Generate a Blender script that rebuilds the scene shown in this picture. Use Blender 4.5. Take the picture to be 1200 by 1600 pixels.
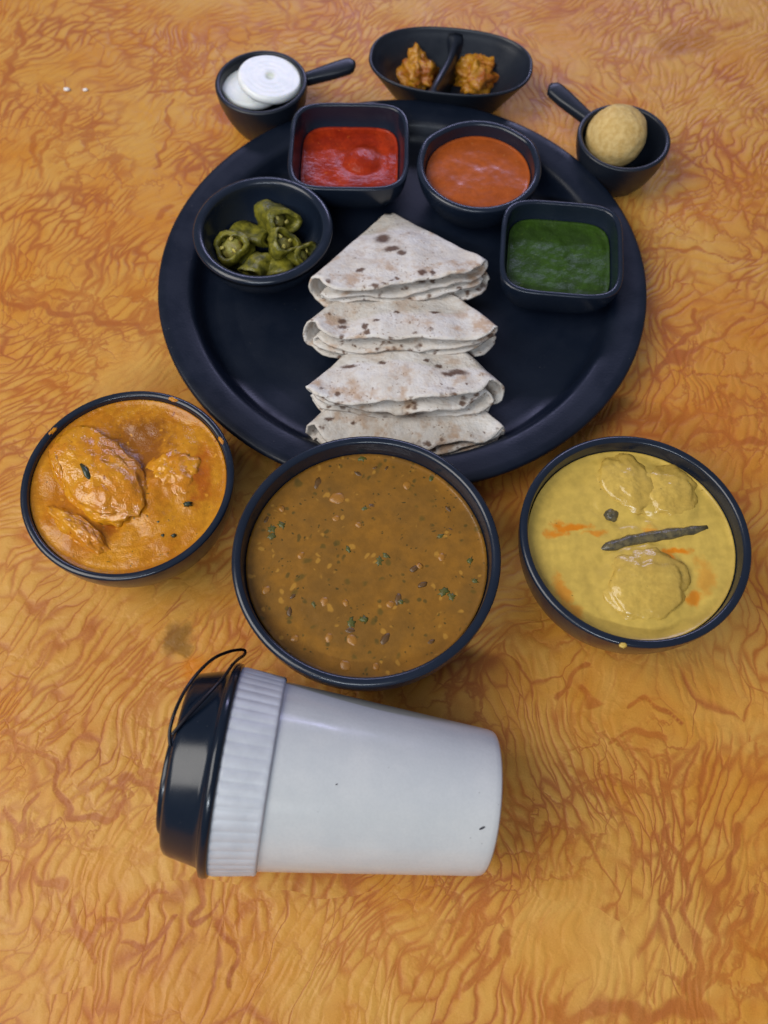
import bpy, math, random
import numpy as np
from mathutils import Vector, Matrix, noise

for o in list(bpy.data.objects):
    bpy.data.objects.remove(o)
random.seed(7)
S = bpy.context.scene
C = S.collection
PI = math.pi

# ------------------------------------------------------------------ camera
F, PITCH, CAMH = 1325.0, math.radians(65.39), 0.4061      # focal length in photo pixels
cam = bpy.data.cameras.new('camera')
camera = bpy.data.objects.new('camera', cam)
C.objects.link(camera)
cam.sensor_fit = 'VERTICAL'
cam.sensor_height = 24.0
cam.lens = F / 1600 * 24.0
cam.clip_start, cam.clip_end = 0.01, 20
cam.dof.use_dof = True
cam.dof.focus_distance = 0.39
cam.dof.aperture_fstop = 6.3
camera.location = (0, 0, CAMH)
camera.rotation_euler = (PI / 2 - PITCH, 0, 0)
S.camera = camera

# ------------------------------------------------------------------ light
world = bpy.data.worlds.new('World')
S.world = world
world.use_nodes = True
bg = world.node_tree.nodes['Background']
bg.inputs[0].default_value = (0.45, 0.49, 0.62, 1)
bg.inputs[1].default_value = 0.30


def area(name, loc, aim, sx, sy, watts, col):
    l = bpy.data.lights.new(name, 'AREA')
    l.shape = 'RECTANGLE'
    l.size, l.size_y, l.energy, l.color = sx, sy, watts, col
    o = bpy.data.objects.new(name, l)
    C.objects.link(o)
    o.location = loc
    o.rotation_euler = (Vector(aim) - Vector(loc)).to_track_quat('-Z', 'Y').to_euler()
    return o


area('ceiling_light', (-1.35, -0.10, 1.75), (0, 0.25, 0), 1.5, 1.4, 37, (1.0, 0.96, 0.90))
area('tube_light', (-0.40, -1.55, 1.75), (0, 0.2, 0), 1.2, 0.08, 22, (0.84, 0.92, 1.0))
area('tube_light', (0.20, 2.7, 1.35), (0, 0.3, 0), 1.7, 0.22, 20, (0.60, 0.60, 1.0))

S.view_settings.view_transform = 'Standard'
S.view_settings.look = 'None'
S.view_settings.gamma = 1
S.view_settings.exposure = 0.05


def at(px, py, z):
    """photo pixel -> point on the level z (metres above the table)"""
    fw = Vector((0, math.cos(PITCH), -math.sin(PITCH)))
    up = Vector((0, math.sin(PITCH), math.cos(PITCH)))
    d = fw + Vector((1, 0, 0)) * ((px - 600) / F) + up * ((800 - py) / F)
    return Vector((0, 0, CAMH)) + d * ((z - CAMH) / d.z)


# ------------------------------------------------------------------ node helpers
class NT:
    def __init__(self, name):
        self.m = bpy.data.materials.new(name)
        self.m.use_nodes = True
        self.t = self.m.node_tree
        self.b = self.t.nodes['Principled BSDF']

    def n(self, typ, **kw):
        nd = self.t.nodes.new(typ)
        for k, v in kw.items():
            setattr(nd, k, v)
        return nd

    def put(self, sock, v):
        if isinstance(v, bpy.types.NodeSocket):
            self.t.links.new(v, sock)
        elif isinstance(v, (tuple, list)) and len(v) == 3 and sock.type == 'RGBA':
            sock.default_value = (*v, 1)
        else:
            sock.default_value = v

    def coord(self):
        return self.n('ShaderNodeTexCoord').outputs['Object']

    def math(self, op, a, b=0.0, c=0.0, clamp=False):
        nd = self.n('ShaderNodeMath', operation=op, use_clamp=clamp)
        self.put(nd.inputs[0], a); self.put(nd.inputs[1], b); self.put(nd.inputs[2], c)
        return nd.outputs[0]

    def vmath(self, op, a, b=(0, 0, 0), scale=None):
        nd = self.n('ShaderNodeVectorMath', operation=op)
        self.put(nd.inputs[0], a); self.put(nd.inputs[1], b)
        if scale is not None:
            self.put(nd.inputs['Scale'], scale)
        return nd.outputs['Value'] if op in ('LENGTH', 'DISTANCE', 'DOT_PRODUCT') else nd.outputs[0]

    def noise(self, vec, scale, detail=2.0, rough=0.5, dist=0.0, color=False):
        nd = self.n('ShaderNodeTexNoise')
        self.put(nd.inputs['Vector'], vec)
        self.put(nd.inputs['Scale'], scale); self.put(nd.inputs['Detail'], detail)
        self.put(nd.inputs['Roughness'], rough); self.put(nd.inputs['Distortion'], dist)
        return nd.outputs['Color' if color else 'Fac']

    def voro(self, vec, scale, feature='F1', rand=1.0, dim='3D'):
        nd = self.n('ShaderNodeTexVoronoi', feature=feature, voronoi_dimensions=dim)
        self.put(nd.inputs['Vector'], vec); self.put(nd.inputs['Scale'], scale)
        self.put(nd.inputs['Randomness'], rand)
        return nd

    def ramp(self, v, lo, hi, a=0.0, b=1.0, smooth=True):
        nd = self.n('ShaderNodeMapRange', interpolation_type='SMOOTHSTEP' if smooth else 'LINEAR')
        self.put(nd.inputs[0], v); self.put(nd.inputs[1], lo); self.put(nd.inputs[2], hi)
        self.put(nd.inputs[3], a); self.put(nd.inputs[4], b)
        return nd.outputs[0]

    def mix(self, f, a, b, blend='MIX'):
        nd = self.n('ShaderNodeMix', data_type='RGBA', blend_type=blend)
        self.put(nd.inputs[0], f); self.put(nd.inputs[6], a); self.put(nd.inputs[7], b)
        return nd.outputs[2]

    def bump(self, h, strength, dist):
        nd = self.n('ShaderNodeBump')
        self.put(nd.inputs['Height'], h)
        nd.inputs['Strength'].default_value = strength
        nd.inputs['Distance'].default_value = dist
        self.t.links.new(nd.outputs[0], self.b.inputs['Normal'])

    def out(self, col, rough=0.5, spec=0.5, **kw):
        self.put(self.b.inputs['Base Color'], col)
        self.put(self.b.inputs['Roughness'], rough)
        self.put(self.b.inputs['Specular IOR Level'], spec)
        for k, v in kw.items():
            self.put(self.b.inputs[k], v)
        return self.m

    def sss(self, w, rad, scale):
        self.b.inputs['Subsurface Weight'].default_value = w
        self.b.inputs['Subsurface Radius'].default_value = rad
        self.b.inputs['Subsurface Scale'].default_value = scale


# ------------------------------------------------------------------ materials
def mat_table():
    t = NT('marbled_orange_laminate')
    p = t.coord()

    def centred(v, k):
        return t.vmath('SCALE', t.vmath('SUBTRACT', v, (0.5, 0.5, 0.5)), scale=k)
    w1 = centred(t.noise(p, 10, 2, 0.5, color=True), 0.085)
    w2 = centred(t.noise(p, 50, 1, 0.5, color=True), 0.0060)
    pw = t.vmath('ADD', t.vmath('ADD', p, w1), w2)
    # patches of paint dragged in different directions
    patch = t.voro(pw, 8.5, dim='2D')
    sep = t.n('ShaderNodeSeparateColor')
    t.t.links.new(patch.outputs['Color'], sep.inputs[0])
    ang = t.math('ADD', -1.17, t.math('MULTIPLY', t.math('SUBTRACT', sep.outputs[0], 0.5), -1.25))
    loc = t.vmath('SUBTRACT', pw, patch.outputs['Position'])
    rot = t.n('ShaderNodeVectorRotate', rotation_type='Z_AXIS')
    t.put(rot.inputs['Vector'], loc); t.put(rot.inputs['Angle'], ang)
    loc = t.vmath('ADD', rot.outputs[0], t.vmath('SCALE', patch.outputs['Color'], scale=3.0))
    loc = t.vmath('ADD', loc, centred(t.noise(p, 170, 1, 0.5, color=True), 0.0024))
    # long fingers with blunt ends; the paint thickens toward each finger's border
    fine = t.vmath('MULTIPLY', loc, (0.25, 1.0, 1.0))
    e1 = t.voro(fine, 195, 'DISTANCE_TO_EDGE', dim='2D').outputs['Distance']
    blot = t.noise(p, 40, 3, 0.6)
    thr = t.ramp(blot, 0.34, 0.68, 0.07, 0.34)
    v1 = t.math('SUBTRACT', 1.0, t.ramp(e1, 0.0, thr))
    dens = t.noise(t.vmath('ADD', p, (3, 1, 0)), 17, 3, 0.6)
    v1 = t.math('MULTIPLY', v1, t.ramp(dens, 0.37, 0.60, 0.10, 0.92))
    soft1 = t.math('MULTIPLY', t.math('SUBTRACT', 1.0, t.ramp(e1, 0.0, 0.50)), t.ramp(dens, 0.36, 0.58, 0.12, 1.0))
    # broken short streaks
    fine2 = t.vmath('MULTIPLY', loc, (0.13, 1.0, 1.0))
    st = t.noise(fine2, 300, 2, 0.5)
    v3 = t.math('MULTIPLY', t.ramp(st, 0.53, 0.76), t.ramp(t.noise(p, 24, 1), 0.46, 0.64, 0.0, 0.30))
    # tangled small cells (the curly areas)
    e4 = t.voro(t.vmath('ADD', p, centred(t.noise(p, 95, 3, 0.6, color=True), 0.020)), 62, 'DISTANCE_TO_EDGE', dim='2D').outputs['Distance']
    v5 = t.math('MULTIPLY', t.math('SUBTRACT', 1.0, t.ramp(e4, 0.0, t.ramp(blot, 0.36, 0.70, 0.05, 0.26))),
                t.ramp(t.noise(t.vmath('ADD', p, (9, 4, 0)), 14, 2), 0.48, 0.60, 0.0, 0.85))
    # thick trunks
    trunk = t.vmath('MULTIPLY', loc, (0.42, 1.0, 1.0))
    e2 = t.voro(trunk, 36, 'DISTANCE_TO_EDGE', dim='2D').outputs['Distance']
    thr2 = t.ramp(t.noise(p, 30, 3, 0.6), 0.40, 0.72, 0.015, 0.12)
    v2 = t.math('SUBTRACT', 1.0, t.ramp(e2, 0.0, thr2))
    v2 = t.math('MULTIPLY', v2, t.ramp(t.noise(t.vmath('ADD', p, (7, 2, 0)), 14, 2), 0.46, 0.58, 0.0, 0.9))
    vein = t.math('MAXIMUM', t.math('MAXIMUM', v1, v3), t.math('MAXIMUM', v2, v5))
    pool = t.math('MULTIPLY', t.ramp(t.noise(pw, 30, 3, 0.55), 0.70, 0.80), 0.3)
    vein = t.math('MAXIMUM', vein, pool)
    # the boldest veins: their course is stored on the table mesh as an attribute
    bold = t.n('ShaderNodeAttribute', attribute_name='bold_vein').outputs['Fac']
    big = t.ramp(t.math('ADD', bold, t.math('MULTIPLY', t.math('SUBTRACT', t.noise(p, 110, 3, 0.6), 0.5), 0.55)), 0.52, 0.86)
    vein = t.math('MAXIMUM', vein, t.math('MULTIPLY', big, 0.95))
    ground = t.mix(t.ramp(t.noise(pw, 13, 3, 0.55), 0.34, 0.66), (0.57, 0.235, 0.027), (0.61, 0.312, 0.060))
    ground = t.mix(t.ramp(t.noise(pw, 42, 3, 0.6), 0.35, 0.7, 0.0, 0.45), ground, (0.64, 0.365, 0.090))
    ground = t.mix(t.ramp(t.noise(t.vmath('ADD', p, (1, 5, 0)), 6, 2), 0.5, 0.68, 0.0, 0.45), ground, (0.53, 0.175, 0.022))
    ground = t.mix(t.math('MULTIPLY', soft1, 0.40), ground, (0.48, 0.145, 0.018))
    vcol = t.mix(t.ramp(t.noise(p, 19, 2), 0.35, 0.65), (0.300, 0.052, 0.018), (0.385, 0.092, 0.013))
    col = t.mix(t.math('MULTIPLY', vein, 0.68), ground, vcol)
    # food stains on the table, plus one painted pan shadow
    for (px, py, r, c, k) in ((272, 998, 0.0085, (0.20, 0.085, 0.012), 0.85), (290, 1012, 0.006, (0.26, 0.12, 0.015), 0.8),
                              (300, 1045, 0.0075, (0.60, 0.18, 0.004), 0.8), (312, 1075, 0.006, (0.60, 0.18, 0.004), 0.7),
                              (1050, 72, 0.014, (0.36, 0.12, 0.008), 0.85), (1085, 62, 0.017, (0.40, 0.14, 0.010), 0.7),
                              (905, 300, 0.012, (0.48, 0.12, 0.010), 0.7)):  # reddish shadow below the sweet pan, painted into the table colour
        q = at(px, py, 0)
        d = t.vmath('DISTANCE', t.vmath('ADD', p, centred(t.noise(p, 90, 3, 0.6, color=True), 0.016)), tuple(q))
        col = t.mix(t.ramp(d, r * 0.35, r * 1.25, k, 0.0), col, c)
    grain = t.noise(p, 1500, 1)
    col = t.mix(0.30, col, t.mix(grain, (0.25, 0.25, 0.25), (0.75, 0.75, 0.75)), 'OVERLAY')
    t.bump(t.math('ADD', t.math('ADD', t.math('MULTIPLY', vein, -0.6), t.ramp(e1, 0.0, 0.45)), t.math('MULTIPLY', t.ramp(e4, 0.0, 0.3), 0.7)), 0.32, 0.0007)
    return t.out(col, t.ramp(t.noise(p, 30, 3), 0.3, 0.7, 0.38, 0.52), 0.30)


BOLD = [
    (((-20, 460), (60, 482), (130, 494), (250, 520)), 0.0030),
    (((0, 1150), (45, 1165), (80, 1195), (100, 1225), (98, 1285), (180, 1268), (192, 1220), (215, 1204), (255, 1255)), 0.0022),
    (((0, 1268), (35, 1300), (60, 1240)), 0.0018),
    (((60, 1355), (75, 1375), (92, 1378)), 0.0022),
    (((110, 1408), (140, 1465), (146, 1495)), 0.0020), (((143, 1470), (215, 1420), (270, 1398)), 0.0018), (((195, 1480), (245, 1462), (285, 1440)), 0.0018),
    (((300, 1365), (318, 1400), (308, 1440), (345, 1415)), 0.0020), (((350, 1440), (362, 1480), (366, 1530)), 0.0020),
    (((870, 1590), (960, 1578), (1040, 1585), (1105, 1578)), 0.0048), (((1085, 1575), (1088, 1480), (1070, 1380), (1048, 1300)), 0.0022),
    (((1090, 1570), (1110, 1470), (1135, 1380), (1150, 1300)), 0.0024), (((1075, 1560), (1060, 1480), (1040, 1400), (1035, 1310)), 0.0018),
    (((1100, 1560), (1140, 1470), (1170, 1400)), 0.0018),
    (((1026, 592), (1075, 550), (1130, 520), (1160, 505)), 0.0024), (((1030, 588), (1060, 545), (1082, 520), (1088, 490)), 0.0020),
    (((1062, 698), (1090, 675), (1125, 672), (1150, 688), (1200, 696)), 0.0022), (((1000, 395), (1060, 385), (1105, 398), (1140, 410)), 0.0018),
    (((1058, 232), (1100, 262), (1148, 285)), 0.0022), (((30, 40), (34, 70), (14, 105), (0, 140)), 0.0034), (((50, 260), (95, 200), (110, 175)), 0.0022),
    (((60, 200), (50, 250)), 0.0030), (((90, 170), (80, 150)), 0.0022), (((120, 465), (140, 420), (175, 350)), 0.0022),
    (((730, 1545), (770, 1515), (785, 1480)), 0.0020), (((880, 1080), (895, 1050), (920, 1040)), 0.0020), (((905, 1085), (930, 1105)), 0.0024),
    (((975, 1100), (1015, 1100), (1060, 1120)), 0.0018), (((960, 1150), (1000, 1148), (1040, 1150)), 0.0020), (((785, 1462), (800, 1480)), 0.0030),
    (((240, 265), (262, 230), (265, 160)), 0.0018), (((235, 140), (290, 145), (335, 145)), 0.0020), (((250, 340), (262, 325)), 0.0040), (((345, 170), (360, 190)), 0.0045),
]

def mat_black(name, col, rough, bump=0.25, dust=0.35, spec=0.42):
    t = NT(name)
    p = t.coord()
    smear = t.noise(p, 45, 3, 0.6)
    c = t.mix(smear, col, tuple(k * 1.5 for k in col))
    speck = t.voro(p, 420)
    sp = t.math('MULTIPLY', t.math('SUBTRACT', 1, t.ramp(speck.outputs['Distance'], 0.06, 0.12)),
                t.ramp(t.noise(p, 70, 1), 0.66, 0.72, 0, dust))
    c = t.mix(sp, c, (0.25, 0.24, 0.22))
    t.bump(t.noise(p, 900, 2), bump, 0.0002)
    return t.out(c, t.ramp(smear, 0.3, 0.7, rough * 0.8, rough * 1.25), spec)


def mat_gravy(name, a, b, rough=0.22, scale=60, specks=(), bump=0.4, bscale=220, bdist=0.0008, patches=(), spec=0.5):
    t = NT(name)
    p = t.coord()
    pw = t.vmath('ADD', p, t.vmath('SCALE', t.vmath('SUBTRACT', t.noise(p, scale * 1.4, 3, color=True), (0.5, 0.5, 0.5)), scale=0.016))
    f = t.noise(pw, scale, 4, 0.6)
    col = t.mix(t.ramp(f, 0.34, 0.66), a, b)
    col = t.mix(t.ramp(t.noise(p, scale * 6, 2), 0.3, 0.7, 0.0, 0.35), col, tuple(k * 0.62 for k in b))
    for (x, y, z, sx, sy, c, k) in patches:
        d = t.vmath('LENGTH', t.vmath('MULTIPLY', t.vmath('SUBTRACT', pw, (x, y, z)), (1 / sx, 1 / sy, 0.0)))
        d = t.math('ADD', d, t.math('MULTIPLY', t.math('SUBTRACT', t.noise(p, 300, 3, 0.6), 0.5), 1.1))
        col = t.mix(t.ramp(d, 0.35, 1.05, k, 0.0), col, c)
    for (sc, r0, cov, c) in specks:
        v = t.voro(pw, sc)
        m = t.math('MULTIPLY', t.math('SUBTRACT', 1, t.ramp(v.outputs['Distance'], r0 * 0.5, r0)),
                   t.ramp(t.noise(t.vmath('ADD', p, (sc, 0, 0)), sc * 0.55, 1), cov, cov + 0.05))
        col = t.mix(t.math('MULTIPLY', m, 0.85), col, c)
    h = t.math('ADD', t.noise(p, bscale, 3, 0.55), t.math('MULTIPLY', t.noise(p, bscale * 4, 2), 0.25))
    t.bump(h, bump, bdist)
    return t.out(col, rough, spec)


def mat_roti(seed, marks=()):
    """marks: scorch marks as (x, y, rx, ry) in the bread's own coordinates"""
    t = NT('roti_bread')
    p0 = t.coord()
    p = t.vmath('ADD', p0, (seed * 1.7, seed * 0.9, 0))
    edge = t.n('ShaderNodeAttribute', attribute_name='edge').outputs['Fac']
    f = t.noise(p, 55, 4, 0.6)
    col = t.mix(t.ramp(f, 0.3, 0.7), (0.61, 0.56, 0.50), (0.72, 0.69, 0.66))
    col = t.mix(t.ramp(t.noise(p, 230, 3, 0.6), 0.42, 0.75, 0.0, 0.45), col, (0.56, 0.45, 0.34))
    tan = t.ramp(t.noise(t.vmath('ADD', p, (2, 0, 0)), 80, 3, 0.6), 0.50, 0.68, 0.0, 0.75)
    tan = t.math('MULTIPLY', tan, t.ramp(edge, 0.1, 0.9, 0.35, 1.0))
    col = t.mix(tan, col, (0.42, 0.25, 0.135))
    pw = t.vmath('ADD', p, t.vmath('SCALE', t.vmath('SUBTRACT', t.noise(p, 320, 3, color=True), (0.5, 0.5, 0.5)), scale=0.0050))
    v = t.voro(pw, 190)
    size = t.math('ADD', t.ramp(t.noise(p, 95, 1), 0.44, 0.76, 0.0, 0.34), t.math('MULTIPLY', t.ramp(edge, 0.62, 1.0), 0.36))
    size = t.math('MULTIPLY', size, t.ramp(t.noise(t.vmath('ADD', p, (0, 4, 0)), 70, 2), 0.42, 0.60, 0.0, 1.25))
    sp = t.math('SUBTRACT', 1, t.ramp(v.outputs['Distance'], t.math('MULTIPLY', size, 0.3), t.math('ADD', size, 0.02)))
    sp = t.math('MULTIPLY', sp, t.ramp(size, 0.03, 0.16))
    col = t.mix(t.math('MULTIPLY', sp, 0.90), col, (0.115, 0.055, 0.030))
    fl = t.voro(pw, 430)
    fs = t.math('MULTIPLY', t.math('SUBTRACT', 1, t.ramp(fl.outputs['Distance'], 0.12, 0.32)),
                t.ramp(t.noise(t.vmath('ADD', p, (5, 0, 0)), 120, 2), 0.52, 0.62, 0.0, 0.8))
    col = t.mix(fs, col, (0.22, 0.12, 0.065))
    pm = t.vmath('ADD', p0, t.vmath('SCALE', t.vmath('SUBTRACT', t.noise(p, 420, 3, 0.6, color=True), (0.5, 0.5, 0.5)), scale=0.0034))
    for (x, y, rx, ry) in marks:
        d = t.vmath('LENGTH', t.vmath('MULTIPLY', t.vmath('SUBTRACT', pm, (x, y, 0)), (1 / rx, 1 / ry, 0.0)))
        col = t.mix(t.ramp(d, 0.45, 1.25, 0.92, 0.0), col, (0.095, 0.045, 0.028))
    t.bump(t.math('ADD', t.noise(p, 170, 3, 0.6), t.math('MULTIPLY', t.noise(p, 700, 2), 0.3)), 0.7, 0.0014)
    return t.out(col, 0.75, 0.2)


def mat_simple(name, a, b, rough, scale, bump=0.3, bscale=300, bdist=0.0006, spec=0.5, sss=0.0, **kw):
    t = NT(name)
    p = t.coord()
    col = t.mix(t.ramp(t.noise(p, scale, 4, 0.6), 0.32, 0.68), a, b)
    t.bump(t.noise(p, bscale, 3, 0.6), bump, bdist)
    if sss:
        t.sss(sss, (0.6, 0.5, 0.4), 0.006)
    return t.out(col, rough, spec, **kw)


M = {}
M['table'] = mat_table()
M['plate'] = mat_black('black_melamine_plate', (0.0042, 0.0072, 0.0155), 0.38, 0.3, spec=0.30)
M['bowl'] = mat_black('black_melamine_bowl', (0.007, 0.0115, 0.022), 0.21, 0.12, spec=0.5)
M['dish'] = mat_black('black_melamine_dish', (0.008, 0.011, 0.018), 0.34, 0.2)
M['lid'] = mat_black('black_glossy_plastic', (0.004, 0.008, 0.016), 0.19, 0.02, 0.1)
M['strap'] = mat_black('black_strap_plastic', (0.006, 0.006, 0.010), 0.3, 0.05, 0.0)
def mat_onion():
    t = NT('onion_flesh')
    p = t.coord()
    r = t.vmath('LENGTH', t.vmath('MULTIPLY', p, (1, 1, 0)))
    col = t.mix(t.ramp(t.noise(p, 150, 3), 0.3, 0.7), (0.80, 0.83, 0.84), (0.90, 0.91, 0.90))
    rr = t.math('ADD', r, t.math('MULTIPLY', t.noise(p, 60, 2), 0.004))
    col = t.mix(t.ramp(t.math('SINE', t.math('MULTIPLY', rr, 1900)), 0.55, 1.0, 0.0, 0.12), col, (0.66, 0.70, 0.66))
    col = t.mix(t.ramp(rr, 0.0035, 0.0065, 0.55, 0.0), col, (0.60, 0.66, 0.45))
    t.bump(t.noise(p, 350, 2), 0.2, 0.0005)
    t.sss(0.3, (0.6, 0.5, 0.4), 0.006)
    return t.out(col, 0.30, 0.5)


M['onion'] = mat_onion()
M['laddu'] = mat_simple('gram_flour_sweet', (0.58, 0.38, 0.13), (0.70, 0.50, 0.21), 0.75, 300, 0.5, 520, 0.0008, 0.25, 0.1)
def mat_cup():
    t = NT('white_cup_plastic')
    p = t.coord()
    col = t.mix(t.ramp(t.noise(p, 45, 4, 0.6), 0.3, 0.7), (0.54, 0.56, 0.57), (0.60, 0.61, 0.61))
    col = t.mix(t.ramp(t.noise(p, 900, 2), 0.35, 0.7, 0.0, 0.12), col, (0.40, 0.41, 0.42))
    sp = t.voro(p, 230)
    m = t.math('MULTIPLY', t.math('SUBTRACT', 1, t.ramp(sp.outputs['Distance'], 0.05, 0.10)), t.ramp(t.noise(p, 60, 1), 0.62, 0.66, 0, 0.5))
    col = t.mix(m, col, (0.25, 0.24, 0.24))
    dents = t.noise(t.vmath('MULTIPLY', p, (1, 1, 0.22)), 110, 2)
    t.bump(t.math('ADD', dents, t.math('MULTIPLY', t.noise(p, 1100, 2), 0.08)), 0.22, 0.0010)
    return t.out(col, t.ramp(t.noise(p, 60, 3), 0.3, 0.7, 0.16, 0.26), 0.5)


M['cup'] = mat_cup()
M['band'] = mat_simple('frosted_ribbed_plastic', (0.47, 0.49, 0.53), (0.53, 0.55, 0.59), 0.42, 120, 0.1, 500, 0.0003, 0.5, 0.2)
M['mark'] = mat_simple('dark_fleck', (0.02, 0.02, 0.03), (0.03, 0.03, 0.04), 0.7, 400)
M['chili'] = mat_simple('pickled_green_chili', (0.062, 0.062, 0.008), (0.23, 0.205, 0.020), 0.36, 210, 0.8, 240, 0.0014, 0.45, 0.0)
M['chili_in'] = mat_simple('chili_inside', (0.30, 0.28, 0.06), (0.20, 0.15, 0.03), 0.4, 300, 0.6, 500, 0.001)
M['seed'] = mat_simple('chili_seed', (0.62, 0.52, 0.10), (0.50, 0.42, 0.12), 0.4, 300)
M['pickle'] = mat_gravy('mango_pickle', (0.56, 0.26, 0.020), (0.34, 0.085, 0.008), 0.14, 110,
                        ((260, 0.28, 0.55, (0.55, 0.33, 0.05)),), 0.8, 260, 0.0014)
M['pickle_oil'] = mat_gravy('red_pickle_oil', (0.16, 0.028, 0.006), (0.07, 0.012, 0.004), 0.12, 90)

# ------------------------------------------------------------------ mesh helpers


def mesh(name, verts, faces, smooth=True):
    me = bpy.data.meshes.new(name)
    me.from_pydata([tuple(v) for v in verts], [], faces)
    me.validate()
    if smooth:
        me.polygons.foreach_set('use_smooth', [True] * len(me.polygons))
    me.update()
    return me


def obj(name, me, mat, parent=None, loc=None):
    o = bpy.data.objects.new(name, me)
    C.objects.link(o)
    if mat is not None:
        me.materials.append(M[mat] if isinstance(mat, str) else mat)
    if parent is not None:
        o.parent = parent
    if loc is not None:
        o.location = loc
    return o


def tag(o, label, cat, group=None, kind=None):
    o['label'] = label
    o['category'] = cat
    if group:
        o['group'] = group
    if kind:
        o['kind'] = kind
    return o


def thing(name, label, cat, loc=(0, 0, 0), rotz=0.0, group=None):
    o = bpy.data.objects.new(name, None)
    C.objects.link(o)
    o.empty_display_size = 0.01
    o.location = loc
    o.rotation_euler = (0, 0, rotz)
    return tag(o, label, cat, group)


def subdiv(o, lv=1):
    m = o.modifiers.new('smooth', 'SUBSURF')
    m.levels = m.render_levels = lv
    return o


def loft(rings, closed=True, cap0=True, cap1=True):
    """rings of equal length -> verts, faces"""
    n = len(rings[0])
    V, Fc = [], []
    for r in rings:
        V += [Vector(p) for p in r]
    for i in range(len(rings) - 1):
        for j in range(n if closed else n - 1):
            k = (j + 1) % n
            Fc.append((i * n + j, i * n + k, (i + 1) * n + k, (i + 1) * n + j))
    if cap0:
        c = sum((Vector(p) for p in rings[0]), Vector()) / n
        V.append(c)
        Fc += [(len(V) - 1, (j + 1) % n, j) for j in range(n)]
    if cap1:
        c = sum((Vector(p) for p in rings[-1]), Vector()) / n
        V.append(c)
        b = (len(rings) - 1) * n
        Fc += [(len(V) - 1, b + j, b + (j + 1) % n) for j in range(n)]
    return V, Fc


def ring(r, z, n=96, shape=None):
    out = []
    for j in range(n):
        a = 2 * PI * j / n
        k = shape(a, r, z) if shape else 1.0
        out.append((r * k * math.cos(a), r * k * math.sin(a), z))
    return out


def superell(n):
    return lambda a, r, z: 1.0 / (abs(math.cos(a)) ** n + abs(math.sin(a)) ** n) ** (1.0 / n)


class Bowl:
    """bowl profile: foot, curved wall, rounded lip, inner wall, floor"""

    def __init__(self, R, H, base, th, p=0.75, floor=0.005, lip=None, shape=None, n=96):
        self.R, self.H, self.base, self.th, self.p, self.floor = R, H, base, th, p, floor
        self.lip = lip or th
        self.shape, self.n = shape, n

    def ro(self, z):
        t = max(0.0, min(1.0, z / self.H))
        return self.base + (self.R - self.base) * math.sin(t * PI / 2) ** self.p

    def ri(self, z):
        t = (z - self.floor) / (self.H - self.floor)
        t = max(0.0, min(1.0, t))
        Ri, bi = self.R - self.lip, self.base - self.th * 0.6
        return bi + (Ri - bi) * math.sin(t * PI / 2) ** self.p

    def mesh(self, name):
        n, sh = self.n, self.shape
        prof = [(self.base * 0.80, 0.0012), (self.base * 0.86, 0.0), (self.base * 0.97, 0.0)]
        for i in range(1, 14):
            z = self.H * (i / 14) ** 1.25
            prof.append((self.ro(z), z))
        rr = self.lip / 2
        for i in range(0, 9):
            a = -0.25 + (PI + 0.25) * i / 8
            prof.append((self.R - rr + rr * math.cos(a), self.H - rr * 0.7 + rr * 0.7 * math.sin(a)))
        for i in range(13, 0, -1):
            z = self.floor + (self.H - self.floor - rr * 0.7) * (i / 14) ** 1.5
            prof.append((self.ri(z), z))
        b = self.base - self.th * 0.6
        prof += [(b * 0.93, self.floor * 0.96), (b * 0.7, self.floor * 0.93), (b * 0.3, self.floor * 0.92)]
        return mesh(name, *loft([ring(r, z, n, sh) for r, z in prof]))

    def fill(self, name, z, hfun=None, gap=0.00025, nr=44, rough_edge=0.0):
        """solid filling up to level z, with top surface height hfun(x, y)"""
        n, sh = self.n, self.shape
        prof = []
        z0 = self.floor + 0.0004
        for i in range(6):
            zz = z0 + (z - 0.0008 - z0) * i / 5
            prof.append((self.ri(zz) - gap * 2, zz))
        rings = [ring(prof[0][0] * 0.5, z0, n, sh)] + [ring(r, zz, n, sh) for r, zz in prof]
        Rt = self.ri(z) - gap
        for i in range(nr):
            u = 1 - i / nr
            rg = []
            for (x, y, _) in ring(Rt * u, z, n, sh):
                h = hfun(x, y) * min(1.0, (1 - u) * 9 + (rough_edge if u > 0.99 else 0)) if hfun else 0
                men = 0.0009 * max(0.0, (u - 0.94) / 0.06) ** 2
                rg.append((x, y, z + h + men))
            rings.append(rg)
        return mesh(name, *loft(rings))


def nz(x, y, z=0.0, s=1.0):
    return noise.noise(Vector((x * s, y * s, z)))


def fbm(x, y, z, s, o=3):
    v, a = 0.0, 1.0
    for i in range(o):
        v += a * noise.noise(Vector((x * s + 3.1 * i, y * s, z + 1.7 * i)))
        s *= 2.1
        a *= 0.5
    return v


def blob(seed, sx, sy, sz, rough=0.16, scale=1.6, nu=28, nv=18, flat=None):
    """irregular closed lump centred at the origin (single surface)"""
    rings = []
    for i in range(1, nv):
        ph = -PI / 2 + PI * i / nv
        rg = []
        for j in range(nu):
            a = 2 * PI * j / nu
            d = Vector((math.cos(ph) * math.cos(a), math.cos(ph) * math.sin(a), math.sin(ph)))
            k = 1 + rough * (noise.noise(d * scale + Vector((seed * 7.3, 0, 0)))
                             + 0.5 * noise.noise(d * scale * 2.3 + Vector((0, seed * 3.1, 0)))
                             + 0.3 * noise.noise(d * scale * 5.0 + Vector((0, 0, seed * 5.7))))
            q = Vector((d.x * sx * k, d.y * sy * k, d.z * sz * k))
            if flat is not None and q.z < flat:
                q.z = flat
            rg.append(q)
        rings.append(rg)
    return loft(rings)


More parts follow.
